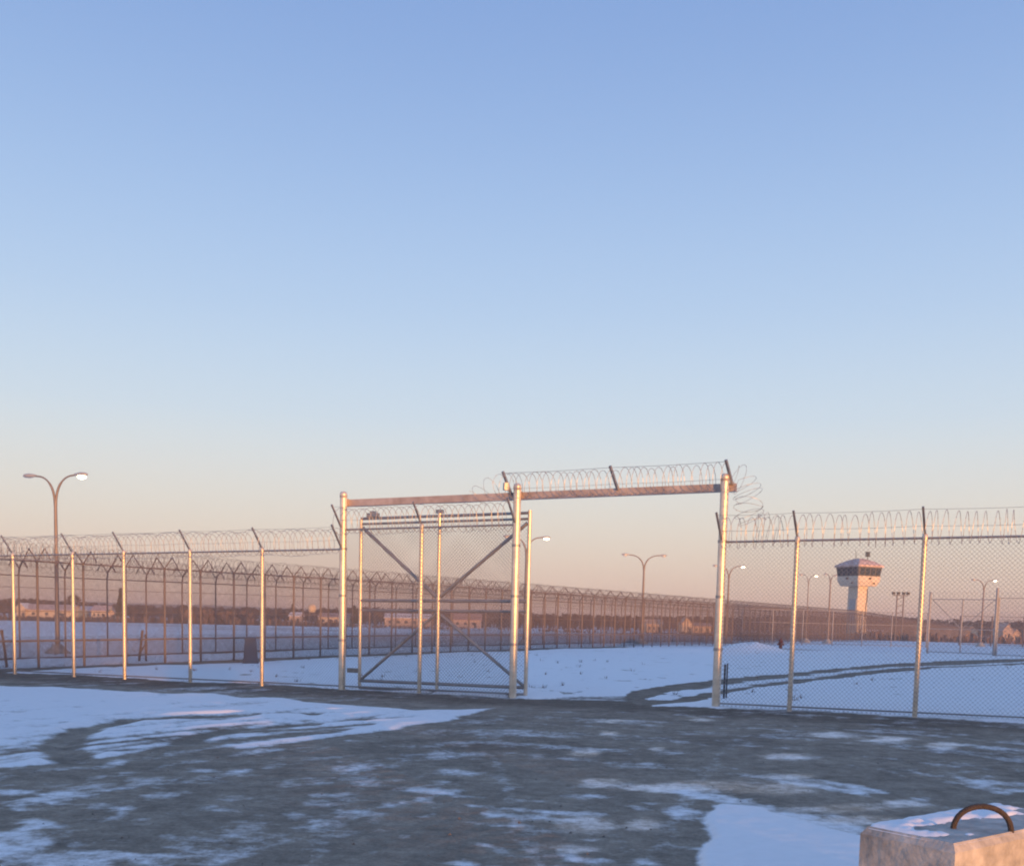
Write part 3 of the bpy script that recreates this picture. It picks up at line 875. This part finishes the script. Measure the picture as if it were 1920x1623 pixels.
for side in range(4):
    ax = Vector((math.cos(side*math.pi/2), math.sin(side*math.pi/2), 0)); tx = Vector((-ax.y, ax.x, 0))
    for k in range(4):
        w = 4.3/4; cx = (k-1.5)*w*1.05
        d0, d1 = 2.40, 2.565
        def pt(s, f, off): return tx*(cx + s*w*.42) + ax*(d0 + (d1-d0)*f + off) + Z*(cabz+1.62 + f*1.25)
        mb = MB(); a_ = [pt(-1, .08, .012), pt(1, .08, .012), pt(1, .97, .012), pt(-1, .97, .012)]; b_ = [pt(-1, .08, -.05), pt(1, .08, -.05), pt(1, .97, -.05), pt(-1, .97, -.05)]
        mb.loft([b_, a_]); mb.build('pane', TGLASS, g_)
    f0 = ax*2.44 + Z*(cabz+1.2)
    MB().box(f0, (.34, .34, .26), side*math.pi/2).build('spotlight', STAKE, tower)
    MB().box(ax*2.36 + tx*1.0 + Z*(cabz+.45), (.22, .22, .2), side*math.pi/2).build('vent', STAKE, tower)
rf = MB().loft([sq(2.74, cabz+3.0, .05), sq(2.74, cabz+3.28, .05), sq(1.5, cabz+4.02, .05), sq(.55, cabz+4.40, .05)]).build('roof', TROOF, tower)
MB().tube([(.95, -.75, cabz+4.0), (.95, -.75, cabz+4.75)], .05, 8).build('siren_post', STAKE, rf)
mb = MB()
for k in range(4): mb.loft([[(.95+math.cos(a)*q, -.75+math.sin(a)*q, cabz+4.75+k*.2+z) for a in np.linspace(0, 2*math.pi, 10, endpoint=False)] for q, z in ((.30, 0), (.42, .08), (.42, .14))])
mb.build('siren', STAKE, rf)
for x_, y_, hh in ((-.6, .3, 1.6), (.2, .9, 1.1)):
    MB().tube([(x_, y_, cabz+4.1), (x_, y_, cabz+4.2+hh)], .025, 5).build('aerial', STAKE, rf)
MB().box((-1.11, -.15, 4.6+T0), (.14, 1.5, 3.6)).build('side_panel', TPANEL, tower)  # grey box, darker than the wall, on the left face of the shaft
MB().box((-.1, -1.12, 1.1+T0), (.95, .12, 2.1)).build('door', TPANEL, tower)
MB().tube([(.75, -1.15, 0.3), (.75, -1.11, 5.2+T0), (.9, -1.2, 6.2+T0), (.95, -1.12, 8.0+T0)], .05, 6).build('conduit', STAKE, tower)

# antenna mast right of the tower
ap = at_depth(1685, 172)
ant = thing('floodlight_mast', 'small lattice mast with crossbars between the tower and the second gate', 'mast', ap)
for dx in (-.55, .55):
    MB().tube([(dx, 0, -.2), (dx, 0, 7.4 - ap.z)], .11, 6).build('leg', MAST, ant)
for z in (4.2, 5.4, 6.6):
    MB().tube([(-.55, 0, z-ap.z), (.55, 0, z+.5-ap.z)], .06, 5).build('lattice_bar', MAST, ant)
MB().tube([(-1.3, 0, 7.3-ap.z), (1.3, 0, 7.3-ap.z)], .08, 6).build('crossbar', MAST, ant)
for x in (-1.2, -.4, .5, 1.2):
    MB().box((x, -.1, 7.65-ap.z), (.42, .35, .42), .3).build('floodlight', STAKE, ant)

# ------------------------------------------------------------------ hydrant
hp = ground_at(1463, 1221)
hy = thing('fire_hydrant', 'dark red fire hydrant standing in the snow beyond the mound', 'fire hydrant', hp)
def ringz(prof, n=14, cx=0, cy=0): return [[(cx+math.cos(a)*q, cy+math.sin(a)*q, z) for a in np.linspace(0, 2*math.pi, n, endpoint=False)] for q, z in prof]
MB().loft(ringz(((.19, -.1), (.19, .06), (.13, .08), (.12, .62), (.17, .64), (.17, .70), (.14, .72), (.12, .84), (.06, .92), (.05, .99)))).build('barrel', HYD, hy, smooth_=True)
for sx in (-1, 1):
    MB().tube([(sx*.1, 0, .52), (sx*.24, 0, .52)], .065, 10).build('outlet', HYD, hy, smooth_=True)
MB().tube([(0, -.1, .50), (0, -.25, .50)], .085, 10).build('outlet', HYD, hy, smooth_=True)

# ------------------------------------------------------------------ things inside the left fence
sp = ground_at(262, 1240)
lf = thing('wooden_stake', 'pair of dark wooden stakes leaning in the snow inside the left fence', 'stake', sp)
MB().tube([(-.05, 0, -.2), (.12, 0, 1.25)], .05, 7).build('stake', WOOD, lf); MB().tube([(.22, .1, -.2), (.2, .1, 1.1)], .04, 7).build('stake', WOOD, lf)
MB().tube([(-.02, 0, .3), (.22, .1, .75)], .03, 6).build('cross_tie', WOOD, lf)
sp = ground_at(14, 1252)
mb = MB().tube([(0, 0, -.2), (-.08, 0, .6), (-.17, 0, 1.25)], [.05, .045, .04], 8)
mb.box((-.17, 0, 1.22), (.10, .04, .16), .2)
tag(mb.build('marker_stake', WOOD, None, sp), 'single dark marker stake leaning left at the left edge', 'stake')
bp_ = ground_at(470, 1242)
mb = MB()
rg = []
for y_ in (-.9, .9):
    rg.append([(-.31, y_, -.05), (.31, y_, -.05), (.31, y_, .10), (.28, y_, .16), (.21, y_, 1.0), (.18, y_, 1.03), (-.18, y_, 1.03), (-.21, y_, 1.0), (-.28, y_, .16), (-.31, y_, .10)])
mb.loft(rg)
bar_ = tag(mb.build('concrete_barrier', mat('dark_concrete', (.10, .11, .135), .9, 0, .2, 4), None, bp_), 'dark tapered concrete barrier seen end-on inside the left fence', 'barrier')
bar_.rotation_euler.z = R_(14)

# ------------------------------------------------------------------ concrete block with lifting loop, lower right
zt = .76
def at_z(px_, py_, z):
    d = ray(px_, py_); t = (z-CAM_H)/d[2]; return Vector((d[0]*t, d[1]*t, z))
cn = at_z(1792, 1583, zt); cl = at_z(1614, 1547, zt)
e1 = (cl-cn); e1.z = 0; bw = e1.length; e1.normalize()
e2 = Vector((-e1.y, e1.x, 0))
if e2.x < 0: e2 = -e2
blk = thing('concrete_block', 'weathered concrete block with rusty lifting loop and snow on top', 'concrete block', Vector((cn.x, cn.y, TZ(cn.x, cn.y))))
bl = 1.5; ch = .03
z0 = -blk.location.z
def bp2(a, b, z): return e1*a + e2*b + Z*z
mb = MB(); rings = []
for ins, z in ((-.03, -.1), (-.02, .08), (0, .16), (0, zt-.045+z0), (.03, zt+z0)):
    rings.append([bp2(ins, ins, z), bp2(bw-ins, ins, z), bp2(bw-ins, bl-ins, z), bp2(ins, bl-ins, z)])
cb = mb.loft(rings).build('body', CONC, blk)
lp0 = at_z(1787, 1552, zt) - Vector((cn.x, cn.y, zt)); lp1 = at_z(1896, 1557, zt) - Vector((cn.x, cn.y, zt))
pts = []
for i in range(17):
    t = i/16; a = math.pi*t
    c = (lp0+lp1)/2; hv = (lp1-lp0)/2
    pts.append(c - hv*math.cos(a)*(1+.04*math.sin(a)) + Z*(zt+z0-.03 + .165*math.sin(a)**.85))
MB().tube(pts, .0165, 10).build('lifting_loop', LOOP, blk, smooth_=True)
# snow lying on the back of the block top
n1, n2 = 34, 40; gv = []; gf = []
for i in range(n1):
    for j in range(n2):
        a = .02 + (bw-.04)*i/(n1-1); b = .02 + (bl-.04)*j/(n2-1)
        nn = float(fbm(np.array(a*9.0), np.array(b*9.0), 5)); n3 = float(fbm(np.array(a*25.0), np.array(b*25.0), 9))
        cov = a/bw*1.1 - .42 + (nn-.5)*1.3
        hgt = .024*max(0, min(1, cov*2.2))*(.8+.4*n3) - .008
        ed = min(i, n1-1-i, j, n2-1-j)
        if ed == 0: hgt = -.012
        gv.append(tuple(bp2(a, b, zt+z0+hgt)))
for i in range(n1-1):
    for j in range(n2-1):
        gf.append((i*n2+j, (i+1)*n2+j, (i+1)*n2+j+1, i*n2+j+1))
mb = MB(); mb.poly(gv, gf)
mb.build('snow_cap', mat('clean_snow', (.82, .84, .88), .8, 0, .05, 20), blk, smooth_=True)

# ------------------------------------------------------------------ houses and sheds across the field
WIN = mat('house_window', (.06, .07, .09), .55)
def house(label, px0, px1, Y, wall_h, ridge, depth, wallc, roofc, rz=0.0, gable_front=False, group='buildings across the snowy field', nwin=3):
    a, b = at_depth(px0, Y), at_depth(px1, Y); c = (a+b)/2; w = (b-a).length
    root = thing('house', label, 'house', Vector((c.x, c.y, c.z-.05)), group, rz)
    wm = mat('house_wall_%d_%d_%d' % tuple(int(v*99) for v in wallc), wallc, .85, 0, .08, .6)
    rm = mat('house_roof_%d_%d_%d' % tuple(int(v*99) for v in roofc), roofc, .8, 0, .1, .6)
    hw, hd = w/2, depth/2
    mb = MB()
    if gable_front:
        prof = [(-hw, 0), (hw, 0), (hw, wall_h), (0, ridge), (-hw, wall_h)]
        mb.loft([[(x, -hd, z) for x, z in prof], [(x, hd, z) for x, z in prof]])
    else:
        prof = [(-hd, 0), (hd, 0), (hd, wall_h), (0, ridge), (-hd, wall_h)]
        mb.loft([[(-hw, y, z) for y, z in prof], [(hw, y, z) for y, z in prof]])
    mb.build('wall', wm, root)
    mb = MB(); o = .35
    for sg in (1, -1):
        if gable_front:
            e0, e1_ = Vector((sg*(hw+o), 0, wall_h-o*(ridge-wall_h)/hw+.1)), Vector((0, 0, ridge+.1))
            ring = [[e0+Vector((0, y, 0)), e1_+Vector((0, y, 0)), e1_+Vector((0, y, .18)), e0+Vector((0, y, .18))] for y in (-hd-o, hd+o)]
        else:
            e0, e1_ = Vector((0, sg*(hd+o), wall_h-o*(ridge-wall_h)/hd+.1)), Vector((0, 0, ridge+.1))
            ring = [[e0+Vector((x, 0, 0)), e1_+Vector((x, 0, 0)), e1_+Vector((x, 0, .18)), e0+Vector((x, 0, .18))] for x in (-hw-o, hw+o)]
        mb.loft(ring)
    mb.build('roof', rm, root)
    for k in range(nwin):
        x = -hw + w*(k+.7)/(nwin+.6)
        MB().box((x, -hd-.02, wall_h*.55), (min(1.1, w*.1), .12, 1.0)).build('window', WIN, root)
    MB().box((hw*.62, -hd-.03, 1.0), (.95, .1, 2.0)).build('door', WIN, root)
    return root
cream, white, tan, blueg = (.62, .50, .38), (.72, .68, .62), (.50, .38, .30), (.20, .26, .33)
snowr = (.74, .74, .77)
house('gable-ended cream shed at the left end of the long low barn', 39, 55, 383, 3.6, 5.2, 7, cream, snowr, 0, True, nwin=0)
house('long low cream barn with snowy roof behind the left lamp', 56, 144, 385, 3.0, 4.9, 9, cream, (.50, .40, .38))
house('blue-grey shed with snowy roof between the barn and the cream house', 154, 178, 390, 3.2, 4.6, 8, blueg, (.45, .50, .58), nwin=1)
house('small cream house with pink roof beside the conifer', 179, 208, 380, 3.2, 5.0, 8, cream, (.58, .44, .42))
house('small tan outbuilding right beside the conifer', 209, 221, 374, 2.6, 3.6, 6, (.66, .48, .34), tan, 0, True, nwin=1)
house('pale cabin left of the round water tank', 546, 566, 400, 2.9, 4.2, 7, tan, snowr)
house('long pale bungalow just left of the left gate post', 601, 657, 398, 2.8, 4.2, 8, cream, (.36, .28, .27), nwin=4)
house('long house with snowy roof seen through the opened gate leaf', 724, 807, 390, 3.1, 4.7, 9, (.64, .46, .34), snowr, nwin=5)
house('low pinkish house seen behind the right half of the gate leaf', 849, 902, 392, 3.0, 5.2, 9, (.60, .44, .38), (.42, .27, .24), nwin=3)
house('tan house right of the unlit lamp in the gateway', 1210, 1240, 385, 3.0, 4.7, 8, (.56, .40, .28), tan)
house('bright cream gabled house near the right side of the gateway', 1276, 1294, 372, 3.6, 5.6, 8, (.70, .52, .36), tan, 0, True, nwin=2)
house('low cream shed beside the gabled house in the gateway', 1296, 1330, 384, 2.7, 3.8, 8, tan, (.36, .27, .25))
house('wide pale hall with snowy roof left of the second gate', 1702, 1772, 380, 3.4, 4.9, 10, (.55, .43, .37), snowr)
house('small tan house behind the second gate', 1803, 1824, 382, 3.2, 4.8, 8, (.62, .46, .32), tan, 0, True, nwin=1)
house('bright cream gabled house at the right edge', 1871, 1889, 370, 3.8, 6.2, 8, (.44, .33, .26), (.48, .36, .32), 0, True, nwin=2)
house('small bright shed at the far right edge', 1892, 1905, 372, 2.8, 4.2, 6, (.44, .32, .24), tan, 0, True, nwin=1)
house('low white trailer right of the guard tower', 1620, 1655, 360, 2.2, 2.9, 6, white, snowr, nwin=2)

# water tank
wp = at_depth(585, 405)
wt = thing('water_tank', 'round golden water tank on legs above the roofs left of the gate', 'water tank', wp)
zc = 1.9 - wp.z + (1150.9-1140)/FPX*405
MB().loft(ringz([(0.2, zc-1.7), (1.2, zc-1.5), (1.6, zc-.7), (1.62, zc+.6), (1.2, zc+1.3), (.3, zc+1.65)], 18)).build('tank', mat('tank_paint', (.72, .56, .38), .6, 0, .08, .8), wt, smooth_=True)
for k in range(4):
    a = math.pi/4 + k*math.pi/2
    MB().tube([(math.cos(a)*1.5, math.sin(a)*1.5, -.2), (math.cos(a)*1.2, math.sin(a)*1.2, zc-1.0)], .12, 6).build('leg', MAST, wt)

# ------------------------------------------------------------------ trees
BARK = mat('bare_tree_twigs', (.042, .032, .033), .9, 0, .45, .12, base2=(.072, .046, .043))
CONIF = mat('conifer_needles', (.030, .036, .030), .9, 0, .4, .8, base2=(.050, .050, .038))
TRUNKM = mat('tree_trunk', (.10, .075, .06), .9, 0, .2, 3)
def add_tree(mb, p, h_, w, rr, n, conif=False):
    mb.tube([p - Z*.3, p + Z*h_*.75], [.10+.012*h_, .04], 4, caps=False)
    for _ in range(n):
        f = rr.random()**.75
        if conif:
            R0 = w*(1-f)*.95 + .12; z = h_*(.08 + .92*f)
        else:
            R0 = w*math.sin(math.pi*min(1, .22 + .74*f))**.7; z = h_*(.16 + .84*f)
        a = rr.uniform(0, 6.283); q = math.sqrt(rr.random())*R0
        c = p + Vector((math.cos(a)*q, math.sin(a)*q, z))
        s = (.16 + .10*h_/8)*rr.uniform(.6, 1.5)*(1.5 if conif else 1.7)
        d1 = Vector((rr.uniform(-1, 1), rr.uniform(-1, 1), rr.uniform(-.7, 1))).normalized()*s
        d2 = d1.cross(Vector((rr.uniform(-1, 1), rr.uniform(-1, 1), rr.uniform(-1, 1)))).normalized()*s*.42
        k = len(mb.v); mb.v += [tuple(c-d1-d2), tuple(c+d1*.9-d2*.6), tuple(c+d1+d2*.7), tuple(c-d1*.8+d2)]
        mb.f.append((k, k+1, k+2, k+3))
rr = random.Random(11)
def prof(px_):   # height of the wood above the horizon, photo pixels, by column
    xs_ = [-200, 0, 60, 100, 240, 400, 560, 700, 850, 1000, 1200, 1350, 1500, 1700, 1760, 1920, 2100]
    hs_ = [14, 15, 16, 13, 9, 9, 10, 15, 14, 11, 11, 13, 18, 20, 17, 17, 17]
    return float(np.interp(px_, xs_, hs_))
mb = MB()
for k in range(2400):
    px_ = rr.uniform(-160, 2080); Y = rr.uniform(430, 520)
    p = at_depth(px_, Y)
    h_ = (CAM_H - p.z + prof(px_)*Y/FPX)*rr.uniform(.74, 1.04)
    add_tree(mb, p, h_, h_*rr.uniform(.28, .42), rr, 54, rr.random() < .15)
kind(mb.build('bare_woodland', BARK), 'stuff', 'dark brown bare woodland along the far edge of the field')
# single trees that stand out
def tree(name, label, px_, Y, h_, w, n, conif, seed):
    p = at_depth(px_, Y); root = thing(name, label, 'tree', p, 'single trees near the houses')
    r2 = random.Random(seed)
    MB().tube([(0, 0, -.3), (0, 0, h_*.5), (0, 0, h_*.85)], [.22, .13, .05], 7).build('trunk', TRUNKM, root)
    mb = MB(); add_tree(mb, Vector((0, 0, 0)), h_, w, r2, n, conif); mb.build('crown', CONIF if conif else BARK, root)
tree('conifer_tree', 'tall dark conifer beside the small cream house', 227, 368, 11.2, 2.3, 900, True, 1)
tree('conifer_tree', 'broad dark conifer just left of the left gate post beside the bungalow', 664, 386, 7.2, 2.2, 700, True, 2)
tree('bare_tree', 'broad bare tree standing above the barn roof', 138, 402, 9.2, 3.8, 420, False, 3)
tree('bare_tree', 'small rounded bare tree above the brush, just left of the fourth fence post', 343, 402, 6.0, 2.0, 300, False, 4)
tree('conifer_tree', 'small dark conifer beside the round water tank', 549, 412, 7.6, 1.9, 500, True, 6)
tree('bare_tree', 'low dark spreading tree right of the guard tower, left of the wide hall', 1690, 330, 5.2, 4.2, 900, False, 8)
# brush in the field
BRUSH = mat('red_brown_brush', (.17, .115, .095), .9, 0, .4, .3, base2=(.22, .15, .12))
mb = MB()
def brush(n, x0, x1, y0, y1, hmin, hmax):
    for _ in range(n):
        px_ = rr.uniform(x0, x1); Y = rr.uniform(y0, y1); p = at_depth(px_, Y)
        if fbm(np.array(p.x*.05), np.array(p.y*.03), 3) < .47: continue
        h_ = rr.uniform(hmin, hmax)
        for q in range(5):
            a = rr.uniform(0, 6.28); d = Vector((math.cos(a), math.sin(a), 0))
            t = p + d*h_*rr.uniform(.1, .5) + Z*h_*rr.uniform(.6, 1)
            s = d.cross(Z)*.06*h_
            b0 = p + d*.1
            k = len(mb.v); mb.v += [tuple(b0-s), tuple(b0+s), tuple(t+s*1.6), tuple(t-s*1.6)]; mb.f.append((k, k+1, k+2, k+3))
brush(2600, -100, 640, 190, 345, .5, 1.5)
brush(900, 330, 470, 210, 330, 1.2, 3.4)
brush(1500, 640, 1900, 250, 360, .4, 1.2)
brush(1200, 1340, 1980, 150, 330, .5, 1.6)
kind(mb.build('field_brush', BRUSH), 'stuff', 'red-brown dry brush in the snowy field beyond the fences')
# dry grass tufts poking through the inner snow
mb = MB()
for _ in range(150):
    px_ = rr.uniform(0, 1900); py_ = rr.uniform(1222, 1318)
    p = ground_at(px_, py_)
    if px_ > 1150 and py_ > 1228 and rr.random() < .6: continue
    if py_ > 1262 + (px_-28)*.0455 - 6: continue
    for q in range(6):
        a = rr.uniform(0, 6.28); d = Vector((math.cos(a), math.sin(a), 0)); h_ = rr.uniform(.06, .16)
        b0 = p + d*rr.uniform(0, .1) + Z*.03; t = b0 + d*h_*.5 + Z*h_; s = d.cross(Z)*.012
        k = len(mb.v); mb.v += [tuple(b0-s), tuple(b0+s), tuple(t)]; mb.f.append((k, k+1, k+2))
kind(mb.build('dry_grass', BRUSH), 'stuff', 'dry grass tips poking through the snow inside the fence')
# stones and frozen clods on the yard
mb = MB()
for _ in range(500):
    Y = 4.5*math.exp(rr.random()*math.log(25/4.5)); X = rr.uniform(-1, 1)*(.52*Y+.6)
    if Y > 24 - .455*X: continue
    s = rr.choice((.004, .005, .006, .008, .011)) * (1 + .5*rr.random())
    c = Vector((X, Y, TZ(X, Y) + s*.3 + .006))
    k = len(mb.v)
    for a in range(5):
        q = a*1.2566 + rr.uniform(-.3, .3); mb.v.append((c.x+math.cos(q)*s*rr.uniform(.8, 1.3), c.y+math.sin(q)*s, c.z-s*.5))
    mb.v.append((c.x+rr.uniform(-.4, .4)*s, c.y, c.z+s*rr.uniform(.4, .8)))
    mb.f += [(k+a, k+(a+1) % 5, k+5) for a in range(5)]
kind(mb.build('gravel_stones', mat('stone_grey', (.17, .15, .135), .9, 0, .35, 20)), 'stuff', 'loose stones and frozen clods scattered on the yard')

# unseen tree belt added behind the viewpoint to shade the yard from the low sun
SH = Vector((SUN.x, SUN.y, 0)).normalized(); QH = Vector((-SH.y, SH.x, 0))
if QH.x < 0: QH = -QH
gate_along = -(gpost[1].x*SH.x + gpost[1].y*SH.y)
DT = 150.0
HT = 1.45 + (DT+gate_along)*math.tan(R_(SUN_EL))
gapq = cn.x*QH.x + cn.y*QH.y
mb = MB(); rings = []
N = 260
for i in range(N):
    q = -130 + 260*i/(N-1)
    t = HT + .75*(vnoise(np.array(q*.23), np.array(1.5), 4)-.5) + .7*(vnoise(np.array(q*.9), np.array(4.5), 8)-.5) - .0
    t = float(t) - .9*float(smooth(np.array((8-q)/6.0)))
    if abs(q-gapq-.4) < 2.0: t = HT-1.7  # gap shaped into the added belt so sun reaches the concrete block
    for dd in (0, 2.2):
        p = SH*(DT+dd) + QH*q
        mb.tube([Vector((p.x, p.y, -1)), Vector((p.x, p.y, t*.5)), Vector((p.x, p.y, t-.8)), Vector((p.x, p.y, t))], [1.0, 1.05, .8, .2], 6)
for k in range(320):
    q = rr.uniform(-130, 130); p = SH*(DT+rr.uniform(-2, 5)) + QH*q
    if abs(q-gapq-.4) < 4.5: continue
    add_tree(mb, Vector((p.x, p.y, 0)), HT*rr.uniform(.8, .98), 2.2, rr, 50, True)
kind(mb.build('added_shade_belt', CONIF), 'stuff', 'added unseen belt of dark conifers shading the yard from behind the viewpoint')

# ------------------------------------------------------------------ distant hills
HILL = mat('wooded_hill', (.085, .075, .085), .95, 0, .3, .01)
def hills(Y, x0, x1, hs, name, lb):
    nx, ny = 160, 12
    gv = np.zeros((nx, ny, 3))
    for i in range(nx):
        x = x0 + (x1-x0)*i/(nx-1)
        env = math.sin(math.pi*i/(nx-1))**.5
        h0 = hs*env*(.55 + .6*float(fbm(np.array(x*.0012), np.array(2.2), 13)) + .08*float(fbm(np.array(x*.02), np.array(1.2), 3)))
        for j in range(ny):
            t = j/(ny-1)
            gv[i, j] = (x, Y + 700*t, -3 + h0*math.sin(math.pi*t) + (2*float(fbm(np.array(x*.03), np.array(t*9), 6)) if 0 < j < ny-1 else 0))
    ii = np.arange(nx*ny).reshape(nx, ny)
    q = np.stack([ii[:-1, :-1], ii[1:, :-1], ii[1:, 1:], ii[:-1, 1:]], -1).reshape(-1, 4)
    kind(link(name, grid_mesh(name, gv.reshape(-1, 3), q, HILL)), 'structure', lb)
hills(1500, -1800, 200, 17, 'hills', 'low purple wooded hills on the left horizon')
hills(1600, 0, 1900, 12, 'hills', 'low purple wooded rise on the right horizon')

# ------------------------------------------------------------------ air
HZ = bpy.data.materials.new('thin_haze'); HZ.use_nodes = True
n = HZ.node_tree
n.nodes.remove(n.nodes['Principled BSDF'])
pv = n.nodes.new('ShaderNodeVolumePrincipled')
pv.inputs['Color'].default_value = (.93, .90, .92, 1); pv.inputs['Density'].default_value = .00045; pv.inputs['Anisotropy'].default_value = .1
n.links.new(pv.outputs[0], n.nodes['Material Output'].inputs['Volume'])
hz = MB().box((0, 900, 11), (6400, 3400, 28)).build('haze', HZ)
kind(hz, 'stuff', 'thin cold haze over the field')
